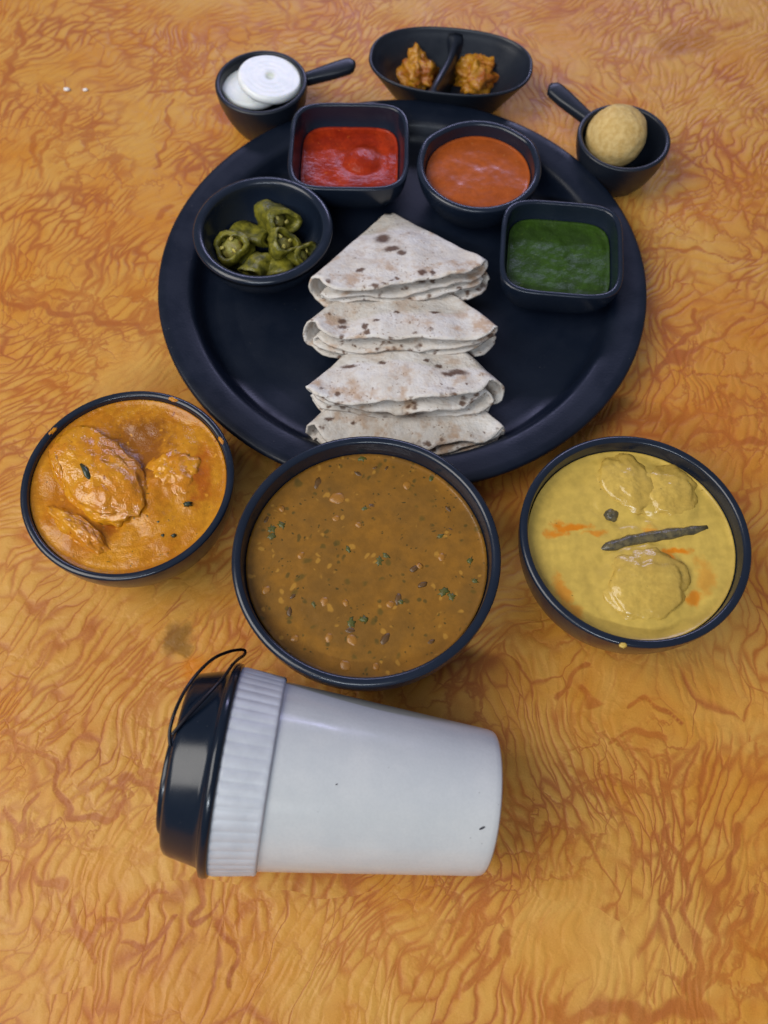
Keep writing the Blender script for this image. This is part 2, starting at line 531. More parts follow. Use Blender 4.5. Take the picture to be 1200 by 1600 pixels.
def xform(V, rot=(0, 0, 0), loc=(0, 0, 0)):
    from mathutils import Euler
    m = Matrix.Translation(loc) @ Euler(rot).to_matrix().to_4x4()
    return [m @ Vector(v) for v in V]


def tube(pts, rad, n=8, flat=1.0):
    """tube along points; rad is a number or a list"""
    pts = [Vector(p) for p in pts]
    rings = []
    up = Vector((0.13, 0.21, 0.97))
    for i, p in enumerate(pts):
        d = (pts[min(i + 1, len(pts) - 1)] - pts[max(i - 1, 0)]).normalized()
        s = d.cross(up).normalized()
        u = s.cross(d)
        r = rad[i] if isinstance(rad, (list, tuple)) else rad
        rings.append([p + (s * math.cos(2 * PI * k / n) + u * flat * math.sin(2 * PI * k / n)) * r for k in range(n)])
    return loft(rings)


def smoothpath(pts, k=6):
    P = [Vector(p) for p in pts]
    out = []
    for i in range(len(P) - 1):
        a, b, c, d = P[max(i - 1, 0)], P[i], P[i + 1], P[min(i + 2, len(P) - 1)]
        for j in range(k):
            t = j / k
            out.append(0.5 * ((2 * b) + (c - a) * t + (2 * a - 5 * b + 4 * c - d) * t * t + (3 * b - a - 3 * c + d) * t ** 3))
    out.append(P[-1])
    return out


# ------------------------------------------------------------------ setting: the table top
TX, TY0, TY1, TH = 0.85, -0.55, 1.25, 0.03
gx = np.concatenate(([-TX], np.linspace(-0.36, 0.36, 480), [TX]))
gy = np.concatenate(([TY0], np.linspace(-0.07, 0.66, 490), [TY1]))
GX_, GY_ = np.meshgrid(gx, gy)
px_, py_ = GX_.ravel(), GY_.ravel()
wx = px_ + 0.0022 * np.sin(py_ * 190 + 3 * np.sin(px_ * 61)) + 0.0012 * np.sin(py_ * 430 + px_ * 170)
wy = py_ + 0.0022 * np.sin(px_ * 210 + 3 * np.sin(py_ * 53)) + 0.0012 * np.sin(px_ * 390 - py_ * 210)
best = np.full(px_.shape, -1.0)
for poly, w in BOLD:
    for (a, b) in zip(poly[:-1], poly[1:]):
        A, B = at(*a, 0), at(*b, 0)
        bx, by = B.x - A.x, B.y - A.y
        h = np.clip(((wx - A.x) * bx + (wy - A.y) * by) / (bx * bx + by * by), 0, 1)
        d = np.hypot(wx - A.x - bx * h, wy - A.y - by * h)
        best = np.maximum(best, 1 - d / (w * 2.4))
ny_, nx_ = GX_.shape
idx = np.arange(nx_ * ny_).reshape(ny_, nx_)
quads = np.stack((idx[:-1, :-1], idx[:-1, 1:], idx[1:, 1:], idx[1:, :-1]), -1).reshape(-1, 4)
nv0 = nx_ * ny_
top = np.stack((px_, py_, np.zeros_like(px_)), 1)
low = np.array([(-TX, TY0, -TH), (TX, TY0, -TH), (TX, TY1, -TH), (-TX, TY1, -TH)])
faces = quads.tolist()
edges_ = [idx[0, :].tolist(), idx[:, -1].tolist(), idx[-1, ::-1].tolist(), idx[::-1, 0].tolist()]
for k_, e_ in enumerate(edges_):
    faces.append([nv0 + k_, nv0 + (k_ + 1) % 4] + e_[::-1])
faces.append([nv0 + 3, nv0 + 2, nv0 + 1, nv0])
tme = bpy.data.meshes.new('table_top')
tme.from_pydata(np.concatenate((top, low)).tolist(), [], faces)
tat = tme.attributes.new('bold_vein', 'FLOAT', 'POINT')
tat.data.foreach_set('value', np.concatenate((best, [-1.0] * 4)).astype(np.float32))
tb = obj('table_top', tme, 'table')
tb['kind'] = 'structure'
tb['label'] = 'orange marbled laminate table top with red brown veins'

# ------------------------------------------------------------------ plate
PX, PY, PZ = 0.0104, 0.3292, 0.0060
prof = [(0.096, 0.0012), (0.100, 0.0), (0.108, 0.0), (0.114, 0.003), (0.120, 0.0100), (0.126, 0.0145), (0.134, 0.0170), (0.1385, 0.0178),
        (0.1400, 0.0188), (0.1396, 0.0202), (0.1382, 0.0208), (0.134, 0.0204), (0.128, 0.0196), (0.1235, 0.0190), (0.1215, 0.0182),
        (0.1200, 0.0165), (0.1180, 0.0125), (0.1160, 0.0092), (0.1135, 0.0074), (0.108, 0.0066), (0.1010, 0.0064), (0.0995, 0.0061),
        (0.097, 0.0060), (0.07, 0.0060), (0.03, 0.0060)]
pl = obj('thali_plate', mesh('thali_plate', *loft([ring(r, z, 160) for r, z in prof])), 'plate', loc=(PX, PY, 0))
tag(pl, 'large round black plate with raised wide rim carrying the folded breads', 'plate')

# ------------------------------------------------------------------ three big curry bowls
BG = 'large round curry bowls before the plate'
dalB = Bowl(0.0593, 0.060, 0.034, 0.0040, 0.72, 0.006, 0.0042)
DX, DY = -0.0078, 0.139
o = obj('curry_bowl', dalB.mesh('curry_bowl'), 'bowl', loc=(DX, DY, 0))
tag(o, 'biggest black curry bowl, full of brown dal, touching the plate front', 'bowl', BG)
lefB = Bowl(0.0507, 0.045, 0.030, 0.0036, 0.72, 0.005, 0.0036)
LX, LY = -0.1224, 0.1821
o = obj('curry_bowl', lefB.mesh('curry_bowl'), 'bowl', loc=(LX, LY, 0))
tag(o, 'black curry bowl filled to the brim with thick orange gravy and chunks', 'bowl', BG)
rigB = Bowl(0.0519, 0.055, 0.030, 0.0038, 0.72, 0.005, 0.0038)
RX, RY = 0.1131, 0.1493
o = obj('curry_bowl', rigB.mesh('curry_bowl'), 'bowl', loc=(RX, RY, 0))
tag(o, 'black curry bowl holding pale yellow gravy with a dark stick', 'bowl', BG)

# --- dal
M['dal'] = mat_gravy('brown_dal', (0.285, 0.126, 0.016), (0.210, 0.100, 0.018), 0.22, 38,
                     ((120, 0.30, 0.52, (0.12, 0.075, 0.014)), (210, 0.30, 0.52, (0.10, 0.065, 0.014)),
                      (200, 0.32, 0.54, (0.40, 0.20, 0.03)), (420, 0.28, 0.56, (0.06, 0.045, 0.012))), 0.30, 160, 0.0007, spec=0.35)
DZ = 0.0500
dal = thing('dal_curry', 'brown lentil dal with green leaf flecks in the biggest bowl', 'curry', (DX, DY, 0))
obj('lentil_soup', dalB.fill('lentil_soup', DZ, lambda x, y: 0.0004 * fbm(x, y, 0.3, 60)), 'dal', dal)
M['coriander'] = mat_simple('chopped_coriander', (0.085, 0.075, 0.012), (0.075, 0.085, 0.014), 0.4, 300, 0.4, 400)
M['skin'] = mat_simple('dark_lentil_skin', (0.120, 0.056, 0.012), (0.090, 0.044, 0.012), 0.4, 300)
M['lentil'] = mat_simple('soft_yellow_lentil', (0.33, 0.145, 0.019), (0.30, 0.125, 0.015), 0.35, 300)


def leaf(seed, s):
    rnd = random.Random(seed)
    n = 14
    top = []
    for j in range(n):
        a = 2 * PI * j / n
        r = s * (0.55 + 0.45 * rnd.random()) * (1 if j % 2 else 0.7)
        top.append(Vector((r * math.cos(a), r * 0.7 * math.sin(a), 0.0004 * rnd.random())))
    inner = [p * 0.5 + Vector((0, 0, 0.0006)) for p in top]
    bot = [p + Vector((0, 0, -0.0012)) for p in top]
    return loft([bot, top, inner])


def on_bowl(px, py, z, cx, cy):
    q = at(px, py, z)
    return q.x - cx, q.y - cy


leafs = [(566, 716, .0034), (593, 876, .0040), (603, 868, .0028), (693, 925, .0038), (706, 932, .0034), (688, 838, .0030), (548, 973, .0040), (568, 968, .0034),
         (424, 826, .0045), (440, 820, .0034), (424, 838, .0034), (544, 858, .0028), (626, 940, .0030), (735, 876, .0028), (742, 908, .0028), (674, 748, .0026),
         (490, 944, .0028), (570, 795, .0026)]
for i, (px, py, s) in enumerate(leafs):
    x, y = on_bowl(px, py, DZ, DX, DY)
    V, Fc = leaf(i, s)
    obj('coriander_leaf', mesh('coriander_leaf', xform(V, (0, 0, i * 1.3), (x, y, DZ - 0.00025)), Fc), 'coriander', dal)
skins = [(560, 740, .0028, 2.6), (586, 731, .0018, .3), (604, 731, .0018, 1), (497, 754, .0040, 1.2), (602, 998, .0036, 1.0), (673, 1003, .0022, .5), (660, 913, .0026, .4),
         (457, 932, .0018, .7), (452, 956, .0026, 1.5), (546, 985, .0032, 0), (700, 795, .0022, 2.4), (580, 790, .0024, 2.7), (622, 936, .0034, 1.4), (416, 812, .0026, 1.2),
         (704, 828, .0024, 2.5), (648, 888, .003, .6)]
for i, (px, py, s, a) in enumerate(skins):
    x, y = on_bowl(px, py, DZ, DX, DY)
    V, Fc = blob(i + 40, s * .9, s * 0.45, 0.0006, 0.3, 1.5, 12, 6)
    obj('lentil_skin', mesh('lentil_skin', xform(V, (0, 0, a), (x, y, DZ - 0.00025)), Fc), 'skin', dal)
lent = [(527, 778, .0040), (636, 758, .0026), (440, 795, .0020), (525, 810, .0022), (690, 870, .0024), (550, 1000, .0032), (461, 998, .0024), (514, 996, .0026), (540, 1040, .0030),
        (610, 944, .0022), (507, 940, .0028), (655, 884, .0018), (416, 922, .0024), (588, 1042, .0022), (560, 820, .0020), (470, 868, .0022), (540, 942, .0020)]
for i, (px, py, s) in enumerate(lent):
    x, y = on_bowl(px, py, DZ, DX, DY)
    V, Fc = blob(i + 80, s, s * 0.8, 0.0010, 0.2, 1.5, 14, 7)
    obj('lentil', mesh('lentil', xform(V, (0, 0, i * 1.1), (x, y, DZ - 0.0004)), Fc), 'lentil', dal)

# --- orange gravy with chunks
LZ = 0.0412
M['orange'] = mat_gravy('orange_masala_gravy', (0.58, 0.245, 0.014), (0.48, 0.165, 0.009), 0.16, 60,
                        ((170, 0.2, 0.60, (0.20, 0.04, 0.006)), (330, 0.26, 0.60, (0.10, 0.07, 0.012)), (260, 0.3, 0.56, (0.66, 0.28, 0.025))),
                        0.36, 380, 0.0010, spec=0.35,
                        patches=((0.002, 0.0270, 0, 0.021, 0.0135, (0.24, 0.078, 0.008), 0.95), (0.006, 0.013, 0, 0.011, 0.013, (0.24, 0.075, 0.008), 0.9),
                                 (-0.007, -0.020, 0, 0.006, 0.014, (0.28, 0.065, 0.007), 0.75), (0.035, 0.005, 0, 0.006, 0.020, (0.34, 0.06, 0.006), 0.6)))
M['chunk'] = mat_gravy('gravy_coated_chunk', (0.66, 0.290, 0.012), (0.57, 0.200, 0.009), 0.09, 70,
                       ((230, 0.28, 0.60, (0.26, 0.06, 0.008)), (400, 0.3, 0.62, (0.70, 0.34, 0.04))), 0.45, 260, 0.0013, spec=0.6)


def lumps(x, y):
    h = 0.0013 * fbm(x, y, 1.0, 75, 4)
    for (lx, ly, s, k) in ((0.020, 0.004, 0.016, 0.0032), (0.018, -0.022, 0.013, 0.0012), (0.003, 0.021, 0.017, -0.0030), (-0.026, 0.022, 0.010, 0.0010),
                           (-0.006, -0.020, 0.007, -0.0020), (0.010, -0.012, 0.010, 0.0015),
                           (-0.022, 0.018, 0.012, 0.0026), (-0.013, 0.007, 0.014, 0.0030), (-0.003, -0.004, 0.012, 0.0026), (-0.026, -0.022, 0.010, 0.0022)):
        d = ((x - lx) ** 2 + (y - ly) ** 2) / (s * s)
        h += k * math.exp(-d * 1.6)
    return h


o = obj('orange_curry', lefB.fill('orange_curry', LZ, lumps, nr=70), 'orange', loc=(LX, LY, 0))
tag(o, 'thick oily orange gravy filling its bowl to the brim', 'curry')


def chunk(px, py, z, sx, sy, sz, rotz, seed, label, rough=0.18):
    q = at(px, py, z)
    V, Fc = blob(seed, sx, sy, sz, rough, 1.7, 64, 40)
    V = [v + Vector((0, 0, 0.0009 * noise.noise(v * 240) + 0.0003 * noise.noise(v * 620))) for v in V]
    o = obj('curry_chunk', mesh('curry_chunk', xform(V, (0, 0, rotz)), Fc), 'chunk', loc=(q.x, q.y, z))
    return tag(o, label, 'curry chunk', 'chunks in the orange gravy')


chunk(156, 746, LZ + 0.0008, 0.0300, 0.0180, 0.0066, -0.78, 3, 'largest gravy-coated chunk with a green herb strip on top')
chunk(96, 728, LZ + 0.0002, 0.0130, 0.0042, 0.0055, -1.25, 5, 'narrow bright ridge of chunk along the left of the largest chunk')
chunk(122, 828, LZ - 0.0004, 0.0185, 0.0058, 0.0056, -0.62, 8, 'slim gravy-coated chunk lying low before the largest chunk')
chunk(272, 745, LZ - 0.0022, 0.0150, 0.0135, 0.0056, 0.5, 11, 'sunken round chunk on the far side of the oily hollow', 0.16)
M['herb'] = mat_simple('dark_green_herb', (0.022, 0.035, 0.018), (0.04, 0.055, 0.03), 0.25, 300)
q = at(134, 737, LZ + 0.0074)
o = obj('herb_strip', mesh('herb_strip', *tube([q + Vector((-.0030, .0042, .0)), q + Vector((-.0004, .0012, .0006)), q + Vector((.0012, -.0020, .0004)), q + Vector((.0030, -.0045, -.0006))],
                                              [.0006, .0014, .0015, .0005], 8, 0.5)), 'herb')
tag(o, 'dark green herb strip lying on the largest curry chunk', 'herb')
for i, (px, py) in enumerate(((294, 790), (255, 838), (248, 817), (272, 838))):
    q = at(px, py, LZ + 0.0004)
    V, Fc = leaf(i + 200, 0.0030 if i == 0 else 0.0018)
    o = obj('herb_flake', mesh('herb_flake', xform(V), Fc), 'herb', loc=(q.x, q.y, LZ + 0.0012 + (0.0014 if i == 0 else 0)))
    tag(o, 'largest dark green herb flake on the orange gravy, beside the sunken chunk' if i == 0 else 'tiny dark herb speck on the orange gravy, one of a cluster of three', 'herb', 'herb flakes on the orange gravy')

# gravy dried on the rim of the orange curry bowl
for i, (px, py, s_, lab) in enumerate(((77, 670, .0012, 'dried gravy smear on the orange curry bowl rim, farthest from the plate'),
                                       (345, 689, .0010, 'dried gravy smear on the orange curry bowl rim, next to the plate edge'),
                                       (266, 634, .0012, 'dried gravy smear on the far rim of the orange curry bowl'))):
    q = at(px, py, 0.0445)
    dv = Vector((q.x - LX, q.y - LY, 0)).normalized()
    V, Fc = blob(90 + i, s_, s_ * 2.6, .0006, .5, 2.2, 16, 10)
    o = obj('gravy_smear', mesh('gravy_smear', xform(V, (0, 0, math.atan2(dv.y, dv.x))), Fc), 'orange', loc=(LX + dv.x * 0.0484, LY + dv.y * 0.0484, 0.0446))
    tag(o, lab, 'gravy smear', 'gravy smears on the bowl rim')

# --- yellow gravy
RZ = 0.0462


def rp(px, py):
    return on_bowl(px, py, RZ, RX, RY)


pt = []
for (px, py, sx, sy, k) in ((890, 822, .012, .0030, .8), (866, 832, .008, .0026, .7), (925, 835, .007, .0022, .6), (1060, 858, .009, .0030, .8), (1045, 868, .003, .005, .7),
                            (1085, 930, .005, .005, .7), (880, 925, .005, .010, .55), (900, 960, .006, .006, .45), (1100, 900, .006, .012, .35), (1020, 830, .006, .004, .5)):
    x, y = rp(px, py)
    pt.append((x, y, 0, sx, sy, (0.62, 0.20, 0.008), min(1, k * 1.25)))
M['yellow'] = mat_gravy('yellow_yogurt_gravy', (0.63, 0.430, 0.085), (0.57, 0.385, 0.078), 0.24, 42,
                        ((330, 0.2, 0.66, (0.20, 0.12, 0.02)),), 0.2, 120, 0.0008, patches=pt, spec=0.4)
M['pakora'] = mat_gravy('soaked_fritter', (0.62, 0.415, 0.085), (0.55, 0.355, 0.068), 0.20, 70,
                        ((180, 0.25, 0.58, (0.34, 0.20, 0.05)), (300, 0.3, 0.62, (0.30, 0.20, 0.05))), 0.25, 200, 0.0012)
FRIT = [(980, 757, .0165), (1042, 770, .0140), (1008, 918, .0190)]


def yellow_h(x, y):
    h = 0.0005 * fbm(x, y, 2.0, 55) + 0.0003 * fbm(x, y, 4.0, 190)
    for (px, py, r) in FRIT:
        fx, fy = rp(px, py)
        d = math.hypot(x - fx, y - fy) * (1 + 0.15 * nz(x, y, px, 120))
        h += 0.0015 * math.exp(-(d / (r * 1.02)) ** 6) - 0.0006 * math.exp(-((d - r * 1.22) / 0.002) ** 2)
    return h


o = obj('yellow_curry', rigB.fill('yellow_curry', RZ, yellow_h, nr=80), 'yellow', loc=(RX, RY, 0))
tag(o, 'smooth yellow gravy with orange oil streaks in its bowl', 'curry')
FG = 'fritters in the yellow gravy'
for (px, py, z, sx, sy, sz, rz, seed, lab) in ((980, 757, RZ - .0012, .0180, .0140, .0056, -.9, 21, 'bumpy fritter with a dark spice bit at its edge, in yellow gravy'),
                                               (1042, 770, RZ - .0012, .0150, .0135, .0052, .6, 24, 'round fritter in yellow gravy, near the upper end of the dark stick'),
                                               (1008, 918, RZ - .0012, .0195, .0180, .0060, .3, 27, 'single largest fritter in yellow gravy, apart from the other two')):
    q = at(px, py, z)
    V, Fc = blob(seed, sx, sy, sz, 0.15, 2.0, 60, 36)
    o = obj('fritter', mesh('fritter', xform(V, (0, 0, rz)), Fc), 'pakora', loc=(q.x, q.y, z))
    tag(o, lab, 'fritter', FG)
M['stick'] = mat_simple('dark_spice_stick', (0.060, 0.052, 0.034), (0.150, 0.120, 0.055), 0.30, 330, 0.7, 260, 0.001)
a, b = at(936, 860, RZ - .0006), at(1104, 821, RZ - .0006)
pts, rad = [], []
for i in range(15):
    u = i / 14
    p_ = a.lerp(b, u) + Vector((0, 0.0010 * math.sin(u * 5) + 0.0007 * nz(u * 9, 1), 0.0002 + 0.0005 * nz(u * 6, 5)))
    pts.append(p_)
    rad.append(0.0005 + 0.0022 * min(1, u * 9, (1 - u) * 5 + .35) * (1.1 - 0.25 * u + 0.45 * nz(u * 7, 3)))
o = obj('spice_stick', mesh('spice_stick', *tube(pts, rad, 12, 0.8)), 'stick')
tag(o, 'long dark grey spice stick floating across the yellow gravy', 'spice')
q = at(955, 804, RZ + .0005)
V, Fc = blob(33, .0034, .0032, .0026, .25, 1.8, 20, 12)
o = obj('spice_bit', mesh('spice_bit', V, Fc), 'stick', loc=(q.x, q.y, RZ - .0006))
tag(o, 'small round dark spice bit beside a fritter in yellow gravy', 'spice')
q = at(974, 1008, 0.0555)
V, Fc = blob(35, .0018, .0012, .0008, .3, 1.8, 12, 8)
o = obj('gravy_drop', mesh('gravy_drop', V, Fc), 'yellow', loc=(q.x, q.y, 0.0552))
tag(o, 'pale dried gravy drop on the rim of the yellow curry bowl', 'gravy drop')

# ------------------------------------------------------------------ small bowls on the plate
SG = 'small condiment bowls on the plate'
SB_Z = PZ + 0.0003
okB = Bowl(0.0400, 0.029, 0.0220, 0.0036, 0.80, 0.0040, 0.0062)
OX, OY = -0.0691, 0.3482
o = obj('condiment_bowl', okB.mesh('condiment_bowl'), 'bowl', loc=(OX, OY, SB_Z))
tag(o, 'round black bowl with thick rim holding green chili pieces', 'bowl', SG)


def ears(a, r, z):
    k = 1.0
    if z > 0.018:
        w = min(1.0, (z - 0.018) / 0.009)
        for c in (0.50, 2.55):
            d = (a - c + PI) % (2 * PI) - PI
            k += 0.030 * w * math.exp(-(d / 0.20) ** 2)
            k -= 0.004 * w * math.exp(-(abs(d) - 0.42) ** 2 / 0.05)
    return k


saB = Bowl(0.0371, 0.029, 0.0225, 0.0034, 0.72, 0.0040, 0.0044, shape=ears)
SX, SY = 0.0565, 0.3968
o = obj('condiment_bowl', saB.mesh('condiment_bowl'), 'bowl', loc=(SX, SY, SB_Z))
tag(o, 'round black bowl with small rim lobes holding orange brown sambar', 'bowl', SG)
sq = superell(4.6)
reB = Bowl(0.0361, 0.029, 0.0205, 0.0026, 0.62, 0.0036, 0.0030, shape=sq)
EX, EY = -0.0210, 0.4125
o = obj('condiment_bowl', reB.mesh('condiment_bowl'), 'bowl', loc=(EX, EY, SB_Z))
tag(o, 'square black bowl with rounded corners holding red chutney', 'bowl', SG)
o.rotation_euler.z = math.radians(-1)
grB = Bowl(0.0344, 0.029, 0.0210, 0.0026, 0.62, 0.0036, 0.0030, shape=sq)
GX, GY = 0.0999, 0.3336
o = obj('condiment_bowl', grB.mesh('condiment_bowl'), 'bowl', loc=(GX, GY, SB_Z))
tag(o, 'square black bowl with rounded corners holding green chutney', 'bowl', SG)
o.rotation_euler.z = math.radians(-6)

M['red'] = mat_gravy('red_chili_chutney', (0.42, 0.036, 0.006), (0.27, 0.018, 0.004), 0.26, 70,
                     ((380, 0.28, 0.60, (0.52, 0.10, 0.015)),), 0.35, 170, 0.0014, spec=0.25)
M['sambar'] = mat_gravy('orange_sambar', (0.42, 0.090, 0.014), (0.36, 0.074, 0.012), 0.20, 60,
                        ((420, 0.25, 0.60, (0.45, 0.16, 0.05)),), 0.14, 85, 0.0012, spec=0.3)
M['green'] = mat_gravy('green_coriander_chutney', (0.034, 0.078, 0.008), (0.024, 0.052, 0.008), 0.36, 70,
                       ((500, 0.3, 0.56, (0.07, 0.12, 0.016)),), 0.40, 230, 0.0014, spec=0.22)


def red_h(x, y):
    h = 0.0006 * fbm(x, y, 5.0, 60, 4)
    d = math.hypot(x - 0.008, y - 0.004)
    return h + 0.0022 * math.exp(-(d / 0.011) ** 2) - 0.0014 * math.exp(-((d - 0.013) / 0.004) ** 2)


o = obj('red_chutney', reB.fill('red_chutney', 0.0150, red_h, nr=60), 'red', loc=(EX, EY, SB_Z))
o.rotation_euler.z = math.radians(-1)
tag(o, 'bright red chili chutney in a square bowl', 'chutney')
o = obj('sambar', saB.fill('sambar', 0.0205, lambda x, y: 0.0006 * fbm(x, y, 6.0, 50, 3)), 'sambar', loc=(SX, SY, SB_Z))
tag(o, 'smooth orange brown sambar filling a round bowl', 'curry')
o = obj('green_chutney', grB.fill('green_chutney', 0.0175, lambda x, y: 0.0011 * fbm(x, y, 7.0, 75, 4)), 'green', loc=(GX, GY, SB_Z))
o.rotation_euler.z = math.radians(-6)
tag(o, 'dark green coriander chutney in a square bowl', 'chutney')

# --- green chili pieces
def chili_piece(seed, L, r, bend, hollow=True):
    rnd = random.Random(seed)
    n, k = 20, 9
    rings = []

    def ringat(u, rr, inner=False):
        out = []
        for j in range(n):
            a = 2 * PI * j / n
            w = rr * (1 + 0.14 * math.sin(3 * a + seed) + 0.26 * noise.noise(Vector((math.cos(a) * 1.4, math.sin(a) * 1.4, u * 1.5 + seed * 2.7))))
            out.append(Vector((w * math.cos(a) + bend * (u - .5) ** 2, w * (0.58 if seed in (4, 5, 7, 8) else 0.9) * math.sin(a),
                               (u - 0.5) * L + (0.12 * L * math.cos(a + seed) if abs(u - .5) > .49 else 0.0))))
        return out
    for i in range(k):
        rings.append(ringat(i / (k - 1), r * (1 + 0.06 * math.sin(i + seed))))
    rings.append(ringat(1.0, r * 0.80))
    rings.append(ringat(0.97, r * 0.74))
    for i in range(4):
        rings.append(ringat(0.9 - 0.26 * i, r * 0.70))
    rings.append(ringat(0.03, r * 0.74))
    rings.append(ringat(0.0, r * 0.80))
    rings.append(ringat(0.0, r))
    return loft(rings, cap0=False, cap1=False)


pieces = [  # px, py, z, length, radius, tilt, turn, label, seeds
    (430, 342, .030, .0180, .0082, (1.15, 0.25, 0.5), 'tallest green chili piece leaning at the far side of the pile', 2),
    (362, 388, .022, .0105, .0098, (0.35, -0.25, 0.2), 'dark olive chili ring with its open end upward', 5),
    (440, 382, .029, .0100, .0082, (0.45, 0.35, 0.6), 'bright yellow green chili ring on top of the pile with seeds', 5),
    (404, 414, .021, .0170, .0070, (1.35, 0.1, -0.5), 'olive chili piece lying on its side next to the dark ring', 1),
    (437, 416, .019, .0150, .0080, (1.5, 0.0, 0.1), 'pale olive chili block in front below the bright ring', 0),
    (468, 402, .020, .0120, .0075, (0.9, 0.4, 0.9), 'chili piece at the end of the pile toward the breads', 2),
    (395, 368, .020, .0200, .0068, (1.45, 0.0, 1.25), 'long brownish chili piece lying behind the dark ring', 0),
    (343, 378, .019, .0120, .0066, (1.4, 0.0, 0.4), 'small brown shrivelled chili piece against the bowl wall', 0),
]
for i, (px, py, z, L, r, tl, lab, ns) in enumerate(pieces):
    z -= 0.0030
    q = at(px, py, z)
    t_ = thing('chili_piece', lab, 'chili', (q.x, q.y, z), 0, 'chili pieces in the round bowl')
    t_.rotation_euler = tl
    L, r = L * 1.08, r * 1.08
    V, Fc = chili_piece(i + 1, L, r, 0.004)
    obj('chili_wall', mesh('chili_wall', V, Fc), 'chili', t_)
    V, Fc = blob(i + 60, r * 0.62, r * (0.36 if i + 1 in (4, 5, 7, 8) else 0.6), L * 0.36, 0.25, 2.0, 16, 10)
    obj('chili_core', mesh('chili_core', V, Fc), 'chili_in', t_)
    for s in range(ns):
        a = s * 2.1 + i
        V, Fc = blob(s, .0016, .0012, .0006, .15, 1.5, 10, 6)
        obj('chili_seed', mesh('chili_seed', xform(V, (0.5 * s, 0.3, a), (r * .42 * math.cos(a), r * .42 * math.sin(a), L * 0.40)), Fc), 'seed', t_)

# ------------------------------------------------------------------ folded breads (quarter-folded discs)


def roti(cx, apex_y, R, half, yaw, z_apex, z_front, lev, loop_left, seed, label, bulge=0.5, flare=0.10, marks=(), skew=0.0, puff=0.003):
    """disc folded twice: four layers, two nested folds on one side and two stacked folds on the other"""
    nt, nb, nr = 26, 8, 34
    path = []                                  # (t in -1..1, height, push past the fold, is fold)

    def span(t0, t1, z):
        for i in range(nt):
            path.append((t0 + (t1 - t0) * i / nt, z, 0.0, 0.0))

    def fold(side, za, zb):
        for i in range(nb):
            a = PI * i / nb
            zc, h = (za + zb) / 2, abs(za - zb) / 2
            path.append((side, zc + (za - zc) * math.cos(a), h * bulge * 2 * math.sin(a) * (1 if side > 0 else -1), 1.0))
    z1, z2, z3, z4 = lev
    ti = -0.93
    span(-1, 0.97, z4); fold(0.97, z4, z3)
    span(0.97, ti, z3); fold(ti, z3, z2)
    span(ti, 1, z2); fold(1, z2, z1)
    span(1, -1, z1); fold(-1, z1, z4)
    n = len(path)
    V, edge = [], []
    for i in range(nr + 1):
        u = i / nr
        for j, (t, z, push, f) in enumerate(path):
            ph = 2 * PI * j / n
            layer = (z - z1) / (z4 - z1)
            Rm = R * (1 + flare * t * t + 0.050 * noise.noise(Vector((math.cos(ph) * 2.4, math.sin(ph) * 2.4, seed * 1.9)))
                      + 0.024 * noise.noise(Vector((math.cos(ph) * 8, math.sin(ph) * 8, seed * 4.1)))
                      - 0.085 * max(0.0, (abs(t) - 0.74) / 0.26) ** 2 + skew * t * layer
                      + 0.010 * noise.noise(Vector((math.cos(ph) * 22, math.sin(ph) * 22, seed * 3.3)))) + 0.0030 * (1 - layer)
            r = 0.0035 + (Rm - 0.0035) * u
            th = t * half
            x = r * math.sin(th)
            y = -r * math.cos(th)
            ramp = 0.20 + 0.80 * u ** 1.1
            x += push * ramp * math.cos(th)
            y += abs(push) * ramp * math.sin(abs(th)) * 0.6
            zz = z * ramp
            wob = 0.0022 * noise.noise(Vector((x * 45, y * 45, seed + layer * 1.6))) + 0.0009 * noise.noise(Vector((x * 130, y * 130, seed * 2 + layer * 3)))
            wob += 0.0022 * u ** 4 * noise.noise(Vector((x * 85, layer * 4.0, seed * 5)))
            zz = max(zz + wob * (0.30 + 0.70 * u) * (0.15 + 0.85 * layer), 0.0)
            zz += puff * (1 - t * t) * 4 * u * (1 - u) * layer + 0.5 * puff * layer * noise.noise(Vector((x * 28 + seed, y * 28, seed)))
            base = z_apex + (z_front - z_apex) * min(1.0, r * math.cos(th) / R)
            if not loop_left:
                x = -x
            V.append((x, y, base + zz))
            edge.append(max(u ** 2.2, 0.85 * f * u))
    Fc = []
    for i in range(nr):
        for j in range(n):
            k = (j + 1) % n
            q = (i * n + j, i * n + k, (i + 1) * n + k, (i + 1) * n + j)
            Fc.append(q if loop_left else q[::-1])
    me = mesh('folded_roti', V, Fc)
    at_ = me.attributes.new('edge', 'FLOAT', 'POINT')
    at_.data.foreach_set('value', edge)
    o = obj('folded_roti', me, None, loc=(cx, apex_y, 0))
    o.rotation_euler.z = yaw
    loc_marks = []
    for (px, py, rx, ry) in marks:
        q = at(px, py, z_front + z4 * 0.85) - Vector((cx, apex_y, 0))
        q.rotate(Matrix.Rotation(-yaw, 3, 'Z'))
        loc_marks.append((q.x, q.y, rx, ry))
    me.materials.append(mat_roti(seed, loc_marks))
    s = o.modifiers.new('thickness', 'SOLIDIFY')
    s.thickness = 0.0011
    s.offset = 0
    return tag(o, label, 'flatbread', 'folded rotis overlapping on the plate')


